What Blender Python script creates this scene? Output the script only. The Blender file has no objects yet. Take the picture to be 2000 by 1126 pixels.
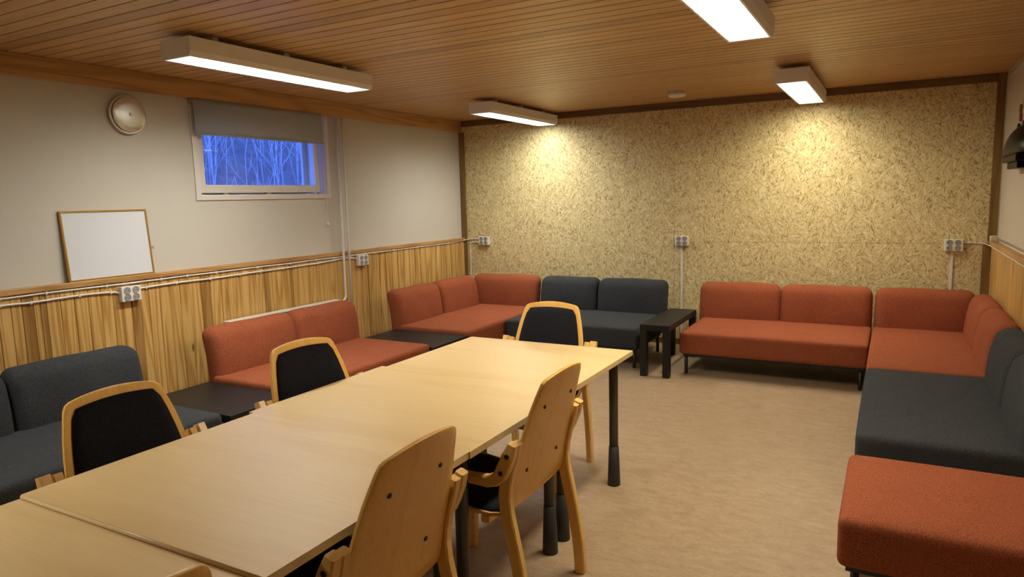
import bpy, math, random
from mathutils import Vector, Matrix
random.seed(7)
S = bpy.context.scene
COL = S.collection
PI = math.pi

# ---------------------------------------------------------------- camera
F_PX, YAW, PITCH, ROLL, CH = 1350.5, -0.5043, 0.1298, -0.0253, 1.5443
fwd = Vector((math.sin(YAW)*math.cos(PITCH), math.cos(YAW)*math.cos(PITCH), -math.sin(PITCH)))
rgt = Vector((math.cos(YAW), -math.sin(YAW), 0.0))
up = rgt.cross(fwd)
r2 = math.cos(ROLL)*rgt + math.sin(ROLL)*up
u2 = -math.sin(ROLL)*rgt + math.cos(ROLL)*up
camd = bpy.data.cameras.new('camera')
camd.sensor_width = 36.0
camd.lens = F_PX/2000*36.0
camd.clip_start = 0.02
cam = bpy.data.objects.new('camera', camd)
COL.objects.link(cam)
m = Matrix.Identity(4)
for i in range(3):
    m[i][0] = r2[i]; m[i][1] = u2[i]; m[i][2] = -fwd[i]
m[2][3] = CH
cam.matrix_world = m
S.camera = cam

# ---------------------------------------------------------------- world, exposure
w = bpy.data.worlds.new('World'); S.world = w; w.use_nodes = True
bg = w.node_tree.nodes['Background']
bg.inputs[0].default_value = (0.09, 0.22, 1.0, 1)
bg.inputs[1].default_value = 2.6
S.view_settings.view_transform = 'Standard'
S.view_settings.look = 'None'
S.view_settings.gamma = 1
S.view_settings.use_curve_mapping = False
S.view_settings.exposure = 0.82
LAMP_W = 21.8
COOL = (1.0, 0.95, 0.84)
WARM = (1.0, 0.88, 0.66)

# room dimensions
XA, XB, YD, H, YB = -4.522, 0.766, 6.993, 2.450, -2.1
ZW = 1.091

# ---------------------------------------------------------------- node helpers
class NT:
    def __init__(s, name):
        s.m = bpy.data.materials.new(name); s.m.use_nodes = True
        s.t = s.m.node_tree; s.n = s.t.nodes
        s.b = s.n['Principled BSDF']; s.out = s.n['Material Output']
    def new(s, typ, **kw):
        n = s.n.new(typ)
        for k, v in kw.items(): setattr(n, k, v)
        return n
    def put(s, sock, v):
        if isinstance(v, bpy.types.NodeSocket): s.t.links.new(v, sock)
        elif v is not None:
            if hasattr(sock.default_value, '__len__') and isinstance(v, (tuple, list)):
                if len(sock.default_value) == 4 and len(v) == 3: v = tuple(v)+(1,)
                sock.default_value = v
            elif hasattr(sock.default_value, '__len__'): sock.default_value = [v]*len(sock.default_value)
            else: sock.default_value = v
    def coord(s, kind='Object'): return s.new('ShaderNodeTexCoord').outputs[kind]
    def mapping(s, v, scale=(1,1,1), rot=(0,0,0), loc=(0,0,0)):
        n = s.new('ShaderNodeMapping'); s.put(n.inputs[0], v)
        n.inputs[3].default_value = scale; n.inputs[2].default_value = rot; n.inputs[1].default_value = loc
        return n.outputs[0]
    def noise(s, v, scale=5, detail=2, rough=0.5, dist=0, out=0):
        n = s.new('ShaderNodeTexNoise'); s.put(n.inputs['Vector'], v)
        s.put(n.inputs['Scale'], scale); s.put(n.inputs['Detail'], detail)
        s.put(n.inputs['Roughness'], rough); s.put(n.inputs['Distortion'], dist)
        return n.outputs[out]
    def voro(s, v, scale=5, feature='F1', rnd=1.0):
        n = s.new('ShaderNodeTexVoronoi', feature=feature); s.put(n.inputs['Vector'], v)
        s.put(n.inputs['Scale'], scale); s.put(n.inputs['Randomness'], rnd)
        return n
    def math(s, op, a, b=None, c=None, clamp=False):
        n = s.new('ShaderNodeMath', operation=op); n.use_clamp = clamp
        s.put(n.inputs[0], a)
        if b is not None: s.put(n.inputs[1], b)
        if c is not None: s.put(n.inputs[2], c)
        return n.outputs[0]
    def vmath(s, op, a, b=None):
        n = s.new('ShaderNodeVectorMath', operation=op); s.put(n.inputs[0], a)
        if b is not None: s.put(n.inputs[1], b)
        return n.outputs[0]
    def mix(s, f, a, b, blend='MIX'):
        n = s.new('ShaderNodeMix', data_type='RGBA', blend_type=blend)
        s.put(n.inputs[0], f); s.put(n.inputs[6], a); s.put(n.inputs[7], b)
        return n.outputs[2]
    def ramp(s, v, stops, interp='LINEAR'):
        n = s.new('ShaderNodeValToRGB'); s.put(n.inputs[0], v)
        cr = n.color_ramp; cr.interpolation = interp
        while len(cr.elements) < len(stops): cr.elements.new(0.5)
        for e, (p, c) in zip(cr.elements, stops):
            e.position = p; e.color = (c, c, c, 1) if isinstance(c, (int, float)) else tuple(c)+(1,)
        return n.outputs[0]
    def attr(s, name): return s.new('ShaderNodeAttribute', attribute_name=name).outputs['Fac']
    def bump(s, h, strength=0.3, dist=0.002):
        n = s.new('ShaderNodeBump'); s.put(n.inputs['Height'], h)
        n.inputs['Strength'].default_value = strength; n.inputs['Distance'].default_value = dist
        s.t.links.new(n.outputs[0], s.b.inputs['Normal'])
    def fin(s, color, rough=0.5, metal=0.0, spec=0.5):
        s.put(s.b.inputs['Base Color'], color); s.put(s.b.inputs['Roughness'], rough)
        s.put(s.b.inputs['Metallic'], metal); s.b.inputs['Specular IOR Level'].default_value = spec
        return s.m

def lin(r, g, b):
    f = lambda c: (c/255/12.92) if c/255 <= 0.04045 else ((c/255+0.055)/1.055)**2.4
    return (f(r), f(g), f(b))

def wood(name, base, dark, axis=2, rough=0.4, rings=10, rscale=5, fiber=90, attr=False, knots=0.0, bumpy=0.08, ringmix=0.5, fibermix=0.35, spec=0.5, stretch=0.09):
    t = NT(name)
    v = t.coord()
    if attr:
        r = t.attr('rnd')
        cmb = t.new('ShaderNodeCombineXYZ')
        for i, k in enumerate((13.1, 17.7, 9.3)): t.put(cmb.inputs[i], t.math('MULTIPLY', r, k))
        v = t.vmath('ADD', v, cmb.outputs[0])
    sc = [1, 1, 1]; sc[axis] = stretch
    v1 = t.mapping(v, scale=sc)
    n1 = t.noise(v1, rscale, 1.5, 0.45, 0.3)
    ring = t.math('SINE', t.math('MULTIPLY', n1, rings*6.283))
    ring = t.math('MULTIPLY_ADD', ring, 0.5, 0.5)
    ring = t.math('POWER', ring, 2.2)
    sf = [1, 1, 1]; sf[axis] = 0.035
    v2 = t.mapping(v, scale=sf)
    n2 = t.noise(v2, fiber, 3, 0.6)
    n2 = t.ramp(n2, [(0.35, 0.0), (0.68, 1.0)])
    n3 = t.noise(v1, rscale*0.45, 2, 0.5)
    f = t.math('ADD', t.math('MULTIPLY', ring, ringmix), t.math('MULTIPLY', n2, fibermix))
    f = t.math('ADD', f, t.math('MULTIPLY_ADD', n3, 0.5, -0.25), clamp=True)
    c = t.mix(f, base, dark)
    if attr:
        tone = t.attr('tone')
        c = t.mix(1.0, c, t.mix(tone, (0.36, 0.27, 0.19), (1.0, 1.0, 1.0)), 'MULTIPLY')
    if knots > 0:
        sk = [1, 1, 1]; sk[axis] = 0.45
        vk = t.voro(t.mapping(v, scale=sk), 7.0)
        d = vk.outputs['Distance']
        sep = t.new('ShaderNodeSeparateColor'); t.put(sep.inputs[0], vk.outputs['Color'])
        pick = t.math('LESS_THAN', sep.outputs[0], knots)
        k = t.math('MULTIPLY', t.ramp(d, [(0.05, 1.0), (0.13, 0.0)]), pick)
        c = t.mix(t.math('MULTIPLY', k, 0.85), c, (dark[0]*0.25, dark[1]*0.2, dark[2]*0.18))
    if bumpy: t.bump(f, bumpy, 0.001)
    return t.fin(c, rough, 0, spec)

def plain(name, col, rough=0.5, metal=0.0, spec=0.5, nz=0.08, nscale=40, bump=0.0):
    t = NT(name)
    v = t.coord()
    n = t.noise(v, nscale, 3, 0.6)
    c = t.mix(n, tuple(x*(1-nz) for x in col), tuple(min(1, x*(1+nz)) for x in col))
    if bump: t.bump(n, bump, 0.001)
    return t.fin(c, rough, metal, spec)

def fabric(name, c1, c2):
    t = NT(name)
    v = t.coord()
    n = t.noise(v, 300, 3, 0.8)
    n = t.ramp(n, [(0.38, 0.0), (0.62, 1.0)])
    big = t.noise(v, 7, 3, 0.6)
    c = t.mix(n, c1, c2)
    c = t.mix(t.math('MULTIPLY', big, 0.22), c, tuple(x*0.6 for x in c1))
    wr = t.noise(t.mapping(v, scale=(1, 1, 1)), 9, 2, 0.5, 0.6)
    hgt = t.math('ADD', t.math('MULTIPLY', n, 0.12), wr)
    t.bump(hgt, 0.28, 0.012)
    mt = t.fin(c, 0.95, 0, 0.15)
    t.b.inputs['Sheen Weight'].default_value = 0.15
    t.b.inputs['Sheen Roughness'].default_value = 0.5
    t.put(t.b.inputs['Sheen Tint'], c2)
    return mt

def osb():
    t = NT('osb_board')
    v = t.coord()
    def layer(offset, cell, along, across, ang_bias):
        vv = t.mapping(v, loc=offset)
        wob = t.noise(vv, 22, 2, 0.5, 0, 1)
        ws = t.new('ShaderNodeVectorMath', operation='SCALE')
        t.put(ws.inputs[0], t.vmath('SUBTRACT', wob, (0.5, 0.5, 0.5))); ws.inputs['Scale'].default_value = 0.035
        vw = t.vmath('ADD', vv, ws.outputs[0])
        vc = t.voro(t.mapping(vw, scale=(1.0, 0.0, 0.5)), cell)
        sp = t.new('ShaderNodeSeparateColor'); t.put(sp.inputs[0], vc.outputs['Color'])
        # angle around the wall normal (Y), mostly upright strands
        ang = t.math('MULTIPLY', t.math('SUBTRACT', sp.outputs[0], 0.5), 2.6)
        rot = t.new('ShaderNodeVectorRotate', rotation_type='Y_AXIS')
        t.put(rot.inputs['Vector'], vv); t.put(rot.inputs['Angle'], t.math('ADD', ang, ang_bias))
        vs = t.mapping(rot.outputs[0], scale=(across, 0.0, along))
        v2 = t.voro(vs, 1.0)
        s2 = t.new('ShaderNodeSeparateColor'); t.put(s2.inputs[0], v2.outputs['Color'])
        fib = t.noise(t.mapping(rot.outputs[0], scale=(across*5, 0.0, along*0.5)), 1.0, 2, 0.6)
        return s2.outputs[0], s2.outputs[1], fib
    a0, a1, fa = layer((0, 0, 0), 26, 30, 150, 0)
    b0, b1, fb = layer((3.3, 0, 1.7), 14, 18, 84, 0.15)
    c0, c1, fc = layer((7.1, 0, 5.2), 30, 40, 260, -0.1)
    val = t.math('ADD', t.math('MULTIPLY', a0, 0.40), t.math('MULTIPLY', c0, 0.30))
    useb = t.math('GREATER_THAN', b1, 0.55)
    mixv = t.new('ShaderNodeMix', data_type='FLOAT')
    t.put(mixv.inputs[0], t.math('MULTIPLY', useb, 0.6)); t.put(mixv.inputs[2], val); t.put(mixv.inputs[3], t.math('MULTIPLY', b0, 0.75))
    val = t.math('ADD', mixv.outputs[0], t.math('MULTIPLY', t.math('ADD', fa, fc), 0.16))
    c = t.ramp(val, [(0.14, lin(140, 120, 74)), (0.32, lin(190, 173, 122)), (0.50, lin(210, 196, 146)), (0.68, lin(222, 209, 161)), (0.86, lin(240, 230, 190))])
    dk = t.math('MULTIPLY', t.math('GREATER_THAN', c1, 0.93), t.math('GREATER_THAN', c0, 0.55))
    c = t.mix(t.math('MULTIPLY', dk, 0.75), c, lin(82, 54, 24))
    dk2 = t.math('MULTIPLY', t.math('GREATER_THAN', a1, 0.955), 0.6)
    c = t.mix(dk2, c, lin(112, 80, 38))
    lt = t.math('MULTIPLY', t.math('GREATER_THAN', b1, 0.965), 0.45)
    c = t.mix(lt, c, lin(232, 212, 165))
    t.bump(val, 0.35, 0.0015)
    return t.fin(c, 0.5, 0, 0.4)

def floor_mat():
    t = NT('linoleum')
    v = t.coord()
    n1 = t.noise(t.mapping(v, scale=(1.0, 2.6, 1)), 9, 6, 0.65, 0.8)
    n2 = t.noise(t.mapping(v, scale=(1.0, 3.2, 1)), 55, 4, 0.7, 0.5)
    n3 = t.noise(v, 1.2, 3, 0.5)
    f = t.math('ADD', t.math('MULTIPLY', n1, 0.5), t.math('MULTIPLY', n2, 0.5))
    c = t.ramp(f, [(0.34, lin(134, 112, 88)), (0.48, lin(160, 138, 110)), (0.66, lin(182, 161, 132))])
    c = t.mix(t.math('MULTIPLY', n3, 0.3), c, lin(150, 125, 92))
    sp = t.ramp(t.noise(t.mapping(v, scale=(1, 2, 1)), 130, 1, 0.5), [(0.26, 1.0), (0.31, 0.0)])
    c = t.mix(t.math('MULTIPLY', sp, 0.5), c, lin(98, 76, 55))
    t.bump(f, 0.1, 0.001)
    return t.fin(c, t.math('MULTIPLY_ADD', n1, 0.25, 0.36), 0, 0.35)

def plaster(name, col, bump=0.15):
    t = NT(name)
    v = t.coord()
    n = t.noise(v, 3, 4, 0.6)
    n2 = t.noise(v, 160, 3, 0.7)
    c = t.mix(t.math('MULTIPLY', n, 0.25), col, tuple(x*0.8 for x in col))
    t.bump(t.math('ADD', n2, t.math('MULTIPLY', n, 2.0)), bump, 0.002)
    return t.fin(c, 0.8, 0, 0.3)

def glassmat():
    t = NT('window_glass')
    tr = t.new('ShaderNodeBsdfTransparent'); gl = t.new('ShaderNodeBsdfGlossy')
    gl.inputs['Roughness'].default_value = 0.01
    fr = t.new('ShaderNodeFresnel'); fr.inputs[0].default_value = 1.5
    mx = t.new('ShaderNodeMixShader')
    geo = t.new('ShaderNodeNewGeometry')
    t.put(mx.inputs[0], t.math('MULTIPLY', fr.outputs[0], t.math('SUBTRACT', 1.0, geo.outputs['Backfacing'])))
    t.t.links.new(tr.outputs[0], mx.inputs[1]); t.t.links.new(gl.outputs[0], mx.inputs[2])
    t.t.links.new(mx.outputs[0], t.out.inputs[0])
    return t.m

def emit(name, col, strength):
    t = NT(name)
    n = t.noise(t.coord(), 2, 1)
    t.put(t.b.inputs['Base Color'], (0.8, 0.8, 0.8))
    t.put(t.b.inputs['Emission Color'], t.mix(n, col, tuple(x*0.97 for x in col)))
    t.b.inputs['Emission Strength'].default_value = strength
    return t.m

M = {}
M['wall'] = plaster('painted_wall', lin(198, 195, 184))
M['floor'] = floor_mat()
M['osb'] = osb()
M['ceil'] = wood('ceiling_pine', lin(216, 180, 128), lin(184, 142, 90), axis=0, rough=0.38, rings=5, rscale=7, fiber=60, attr=True, knots=0.05, ringmix=0.35, fibermix=0.4, spec=0.5)
M['pine'] = wood('wainscot_pine', lin(216, 180, 112), lin(168, 120, 54), axis=2, rough=0.35, rings=9, rscale=8.5, fiber=90, attr=True, knots=0.04, ringmix=0.6, fibermix=0.35, stretch=0.05)
M['trimy'] = wood('trim_pine_lengthwise', lin(196, 154, 98), lin(150, 108, 60), axis=1, rough=0.4, rings=4, rscale=8, knots=0.4, ringmix=0.5)
M['trimx'] = wood('trim_pine_crosswise', lin(116, 92, 56), lin(88, 64, 34), axis=0, rough=0.45, rings=4, rscale=8, knots=0.05)
M['trimz'] = wood('post_pine', lin(138, 110, 60), lin(104, 78, 36), axis=2, rough=0.45, rings=5, rscale=8, knots=0.03)
M['beech'] = wood('beech_veneer_tabletop', lin(216, 190, 138), lin(200, 166, 108), axis=0, rough=0.40, rings=3, rscale=5, fiber=110, ringmix=0.28, fibermix=0.28, bumpy=0.0, stretch=0.14, spec=0.32)
M['beechedge'] = wood('beech_edge', lin(214, 172, 108), lin(190, 142, 80), axis=0, rough=0.4, rings=3, fiber=120, ringmix=0.3, bumpy=0.02)
M['ply'] = wood('bent_beech_ply', lin(240, 196, 108), lin(222, 166, 76), axis=2, rough=0.32, rings=3, rscale=6, fiber=140, ringmix=0.3, fibermix=0.45, bumpy=0.02)
M['lam'] = wood('laminated_beech', lin(236, 196, 118), lin(220, 172, 94), axis=2, rough=0.32, rings=2, rscale=6, fiber=160, ringmix=0.2, fibermix=0.5, bumpy=0.02)
M['edge_highlight'] = plain('pale_edge_highlight', lin(232, 204, 150), 0.35, nz=0.03)  # pale tone paints the lamp highlight on a rounded table edge
M['red'] = fabric('rust_red_wool', lin(104, 52, 34), lin(178, 102, 68))
M['dark'] = fabric('charcoal_wool', lin(32, 34, 36), lin(77, 80, 84))
M['navy'] = fabric('black_chair_fabric', lin(19, 19, 23), lin(42, 42, 50))
M['blackwood'] = plain('black_stained_wood', lin(27, 27, 25), 0.45, spec=0.3, nz=0.12, nscale=25)
M['blackmetal'] = plain('black_metal', lin(26, 26, 27), 0.4, 0.0)
M['greymetal'] = plain('dark_grey_metal', lin(84, 84, 80), 0.38, 0.55)
M['blackplastic'] = plain('black_plastic', lin(44, 45, 47), 0.5)
M['white'] = plain('white_paint', lin(214, 210, 202), 0.4, nz=0.03)
M['lampwhite'] = plain('white_lamp_steel', lin(232, 230, 228), 0.45, nz=0.03)
M['louver'] = plain('white_louver', lin(226, 226, 222), 0.35, nz=0.02)
M['plastic'] = plain('white_plastic', lin(226, 224, 218), 0.35, nz=0.03)
M['greydish'] = plain('socket_recess', lin(150, 148, 144), 0.4, nz=0.04)
M['hole'] = plain('dark_hole', lin(20, 20, 20), 0.6)
M['blind'] = plain('grey_blind_fabric', lin(160, 166, 172), 0.9, nz=0.1, nscale=220, bump=0.1)
M['steel'] = plain('brushed_steel', lin(215, 214, 204), 0.36, 0.85, nz=0.12, nscale=14)
M['gold'] = plain('brass_frame', lin(186, 146, 66), 0.35, 0.6)
M['board'] = plain('whiteboard_surface', lin(212, 217, 224), 0.35, nz=0.02)
M['noticeboard'] = plain('magnet_board_surface', lin(196, 190, 180), 0.35, nz=0.08, nscale=60)
M['alu'] = plain('aluminium', lin(190, 190, 188), 0.35, 0.8)
M['chrome'] = plain('chrome', lin(200, 200, 200), 0.2, 1.0)
M['glass'] = glassmat()
M['gloss'] = plain('glossy_black', lin(8, 8, 9), 0.3, spec=0.12)
M['bark'] = plain('bare_twigs', lin(190, 178, 176), 0.9, nz=0.3)
M['hill'] = plain('winter_ground', lin(112, 100, 95), 0.95, nz=0.6, nscale=6)
M['snow'] = plain('snow', lin(235, 235, 240), 0.8)
M['cream'] = plain('cream_foam', lin(206, 192, 150), 0.8)
M['emcool'] = emit('cool_tube_glow', (0.93, 1.0, 0.98), 3.2)
M['emwarm'] = emit('warm_tube_glow', (1.0, 0.95, 0.80), 3.2)
for k, c in (('mtan', (190, 150, 80)), ('mbrown', (140, 90, 30)), ('mred', (160, 60, 40)), ('mblack', (35, 35, 35))):
    M[k] = plain('magnet_'+k[1:], lin(*c), 0.4)

# ---------------------------------------------------------------- mesh helpers
class MB:
    def __init__(s): s.v = []; s.f = []; s.tone = []; s.rnd = []; s.sm = []; s.mi = []
    def face(s, idx, tone=1.0, rnd=0.0, sm=False, mi=0):
        s.f.append(idx); s.tone.append(tone); s.rnd.append(rnd); s.sm.append(sm); s.mi.append(mi)
    def quad(s, a, b, c, d, **k):
        n = len(s.v); s.v += [a, b, c, d]; s.face((n, n+1, n+2, n+3), **k)
    def box(s, x0, x1, y0, y1, z0, z1, **k):
        n = len(s.v)
        s.v += [(x0,y0,z0),(x1,y0,z0),(x1,y1,z0),(x0,y1,z0),(x0,y0,z1),(x1,y0,z1),(x1,y1,z1),(x0,y1,z1)]
        for q in ((0,3,2,1),(4,5,6,7),(0,1,5,4),(1,2,6,5),(2,3,7,6),(3,0,4,7)): s.face(tuple(n+i for i in q), **k)
        return s
    def ring(s, pts): n = len(s.v); s.v += [tuple(p) for p in pts]; return list(range(n, n+len(pts)))
    def loft(s, rings, closed=True, cap=True, sm=True, **k):
        ids = [s.ring(r) for r in rings]
        c = len(ids[0])
        for a, b in zip(ids, ids[1:]):
            for i in range(c if closed else c-1):
                j = (i+1) % c
                s.face((a[i], a[j], b[j], b[i]), sm=sm, **k)
        if cap:
            s.face(tuple(reversed(ids[0])), **k); s.face(tuple(ids[-1]), **k)
        return s
    def tube(s, pts, r, n=10, radii=None, **k):
        pts = [Vector(p) for p in pts]; rings = []
        prev = None
        for i, p in enumerate(pts):
            d = (pts[min(i+1, len(pts)-1)] - pts[max(i-1, 0)]).normalized()
            if prev is None:
                a = Vector((0, 0, 1)) if abs(d.z) < 0.9 else Vector((1, 0, 0))
                u = d.cross(a).normalized()
            else:
                u = (prev - d*prev.dot(d)).normalized()
            prev = u; vv = d.cross(u)
            rr = radii[i] if radii else r
            rings.append([p + (u*math.cos(t*2*PI/n) + vv*math.sin(t*2*PI/n))*rr for t in range(n)])
        return s.loft(rings, **k)
    def lathe(s, prof, c=(0,0,0), axis='z', n=24, **k):
        rings = []
        for r, h in prof:
            ring = []
            for t in range(n):
                a = t*2*PI/n; x, y = r*math.cos(a), r*math.sin(a)
                if axis == 'z': q = (c[0]+x, c[1]+y, c[2]+h)
                elif axis == 'x': q = (c[0]+h, c[1]+x, c[2]+y)
                else: q = (c[0]+y, c[1]+h, c[2]+x)
                ring.append(q)
            rings.append(ring)
        return s.loft(rings, **k)
    def sweep(s, path, wx, depth, x0=0.0, caps=True, **k):
        """rectangular section swept along (y,z) path in the plane x=x0"""
        P = [Vector((0, a, b)) for a, b in path]; rings = []
        for i, p in enumerate(P):
            d = (P[min(i+1, len(P)-1)] - P[max(i-1, 0)]).normalized()
            nrm = Vector((0, -d.z, d.y)); dd = depth[i] if isinstance(depth, (list, tuple)) else depth
            b = min(0.005, wx*0.2)
            hw, hd = wx/2, dd/2
            ring = []
            for sx, sy in ((1, 1), (-1, 1), (-1, -1), (1, -1)):
                A = (sx*(hw-b), sy*hd); B = (sx*hw, sy*(hd-b))
                seq = (B, A) if sx*sy > 0 else (A, B)
                for q in seq: ring.append(p + nrm*q[1] + Vector((x0+q[0], 0, 0)))
            rings.append(ring)
        return s.loft(rings, sm=False, **k)
    def build(s, name, mat, parent=None, loc=None, bevel=0.0, seg=2, solid=0.0, smooth=None, kind=None, angle=True):
        me = bpy.data.meshes.new(name)
        me.from_pydata([tuple(v) for v in s.v], [], s.f)
        mats = mat if isinstance(mat, (list, tuple)) else [mat]
        for q in mats: me.materials.append(q)
        me.polygons.foreach_set('use_smooth', s.sm if smooth is None else [smooth]*len(s.f))
        me.polygons.foreach_set('material_index', s.mi)
        if any(t != 1.0 for t in s.tone) or any(s.rnd):
            for nm, dat in (('tone', s.tone), ('rnd', s.rnd)):
                a = me.attributes.new(nm, 'FLOAT', 'FACE'); a.data.foreach_set('value', dat)
        me.update()
        o = bpy.data.objects.new(name, me); COL.objects.link(o)
        if parent: o.parent = parent
        if loc: o.location = loc
        if solid:
            md = o.modifiers.new('solid', 'SOLIDIFY'); md.thickness = solid; md.offset = 0
        if bevel:
            md = o.modifiers.new('bevel', 'BEVEL'); md.width = bevel; md.segments = seg; md.limit_method = 'ANGLE'
        if kind: o['kind'] = kind
        return o

def empty(name, loc, rz, label, cat, group=None):
    o = bpy.data.objects.new(name, None); COL.objects.link(o)
    o.empty_display_size = 0.05
    o.location = loc; o.rotation_euler = (0, 0, rz)
    o['label'] = label; o['category'] = cat
    if group: o['group'] = group
    return o
def tag(o, label, cat, group=None):
    o['label'] = label; o['category'] = cat
    if group: o['group'] = group
    return o
def children(o): return [c for c in bpy.data.objects if c.parent == o]
def dup(o, loc, rz, label, group=None):
    r = o.copy(); COL.objects.link(r); r.location = loc; r.rotation_euler = (0, 0, rz)
    r['label'] = label
    if group: r['group'] = group
    for ch in children(o):
        c = ch.copy(); COL.objects.link(c); c.parent = r
        for g in children(ch):
            d = g.copy(); COL.objects.link(d); d.parent = c
    return r
def struct(mb, name, mat, **k): return mb.build(name, mat, kind='structure', **k)

def pillow(sx, sy, sz, r, bf=0.0, bt=0.0, bs=0.0, wob=0.0, seed=0, nr=4, ni=9):
    """rounded box centred on origin, bulged: bf on both y faces, bt on top, bs on x ends"""
    h = (sx/2, sy/2, sz/2)
    rnd = random.Random(seed); ph = [rnd.uniform(0, 6) for _ in range(6)]
    def ax(hh):
        rr = min(r, hh*0.98); L = []
        for k in range(nr): L.append(-hh + rr*(1-math.cos(k/nr*PI/2)) * 1.0)
        inner = hh-rr
        for k in range(ni+1): L.append(-inner + 2*inner*k/ni)
        L += [-q for q in reversed(L[:nr])]
        return L
    A = [ax(q) for q in h]
    def mp(p):
        rr = min(r, min(h)*0.98)
        q = [max(-(h[i]-rr), min(h[i]-rr, p[i])) for i in range(3)]
        d = [p[i]-q[i] for i in range(3)]
        L = math.sqrt(sum(x*x for x in d))
        if L > 1e-9: p = [q[i]+d[i]/L*rr for i in range(3)]
        u = [max(-1, min(1, p[i]/h[i])) for i in range(3)]
        kx, ky, kz = (1-u[0]**2), (1-u[1]**2), (1-u[2]**2)
        p = list(p)
        p[1] += (1 if u[1] > 0 else -1)*bf*kx**0.6*kz**0.6*min(1, abs(u[1])*1.5)
        if u[2] > 0: p[2] += bt*kx**0.6*ky**0.6*u[2]
        p[0] += (1 if u[0] > 0 else -1)*bs*ky*kz*abs(u[0])
        if wob:
            s_ = math.sin(p[0]*9+ph[0])*math.sin(p[2]*11+ph[1]) + 0.6*math.sin(p[0]*21+ph[2]+p[1]*13)*math.sin(p[2]*17+ph[3])
            p[1] += wob*s_*kx; p[2] += wob*0.7*math.sin(p[0]*12+ph[4])*kx
        return tuple(p)
    mb = MB(); key = {}
    def vid(p):
        kk = tuple(round(x, 6) for x in p)
        if kk not in key: key[kk] = len(mb.v); mb.v.append(mp(p))
        return key[kk]
    for a in range(3):
        b, c = (a+1) % 3, (a+2) % 3
        for sgn in (-1, 1):
            for i in range(len(A[b])-1):
                for j in range(len(A[c])-1):
                    idx = []
                    for (ii, jj) in ((i, j), (i+1, j), (i+1, j+1), (i, j+1)):
                        p = [0, 0, 0]; p[a] = sgn*h[a]; p[b] = A[b][ii]; p[c] = A[c][jj]
                        idx.append(vid(p))
                    if sgn < 0: idx.reverse()
                    if len(set(idx)) >= 3: mb.face(tuple(idx), sm=True)
    return mb
def shift(mb, dx, dy, dz):
    mb.v = [(x+dx, y+dy, z+dz) for x, y, z in mb.v]; return mb

# ================================================================ SETTING
# floor
struct(MB().box(XA-0.02, XB+0.02, YB, YD+0.02, -0.05, 0.0), 'floor', M['floor'])
# ceiling: boards run across the room
mb = MB(); bw = 0.0975; y = YB; k = 0
y0c = 2.402 - bw*math.ceil((2.402-YB)/bw)
y = y0c
while y < YD:
    rn = random.random()*10; tn = random.uniform(0.82, 1.0)
    if random.random() < 0.05: tn = 0.62
    g = 0.010; dp = 0.010
    ya, yb = y+g/2, y+bw-g/2
    x0, x1 = XA, XB
    mb.quad((x0, ya, H), (x0, yb, H), (x1, yb, H), (x1, ya, H), tone=tn, rnd=rn)
    mb.quad((x0, yb, H), (x0, yb, H+dp), (x1, yb, H+dp), (x1, yb, H), tone=tn, rnd=rn)
    mb.quad((x0, ya, H+dp), (x0, ya, H), (x1, ya, H), (x1, ya, H+dp), tone=tn, rnd=rn)
    mb.quad((x0, yb, H+dp), (x0, yb+g, H+dp), (x1, yb+g, H+dp), (x1, yb, H+dp), tone=0.35, rnd=rn)
    y += bw
struct(mb, 'ceiling', M['ceil'])
struct(MB().box(XA-0.3, XB+0.1, YB-0.1, YD+0.1, H+0.012, H+0.06), 'ceiling', M['white'])
# back wall with OSB sheets
struct(MB().box(XA-0.3, XB+0.1, YD+0.012, YD+0.1, -0.05, H+0.05), 'wall_back', M['hole'])
mb = MB(); gp = 0.0012
for (xa, xb, za, zb) in ((XA, -1.95, 0, H), (-1.95, XB, 0, 1.063), (-1.95, XB, 1.063, H)):
    mb.box(xa+gp, xb-gp, YD, YD+0.012, za+gp if za else 0, zb-gp)
struct(mb, 'wall_back', M['osb'])
# right wall and the wall behind the camera
struct(MB().box(XB, XB+0.1, YB, YD+0.02, 0, H), 'wall_right', M['wall'])
struct(MB().box(XA-0.3, XB+0.1, YB-0.1, YB, -0.05, H), 'wall_front', M['wall'])
# left wall with window opening
WY0, WY1, WZ0, WZ1 = 3.44, 4.765, 1.615, 2.36
TH = 0.30
mb = MB()
mb.box(XA-TH, XA, YB, WY0, 0, H); mb.box(XA-TH, XA, WY1, YD+0.02, 0, H)
mb.box(XA-TH, XA, WY0, WY1, 0, WZ0); mb.box(XA-TH, XA, WY0, WY1, WZ1, H)
struct(mb, 'wall_left', M['wall'])

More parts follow.
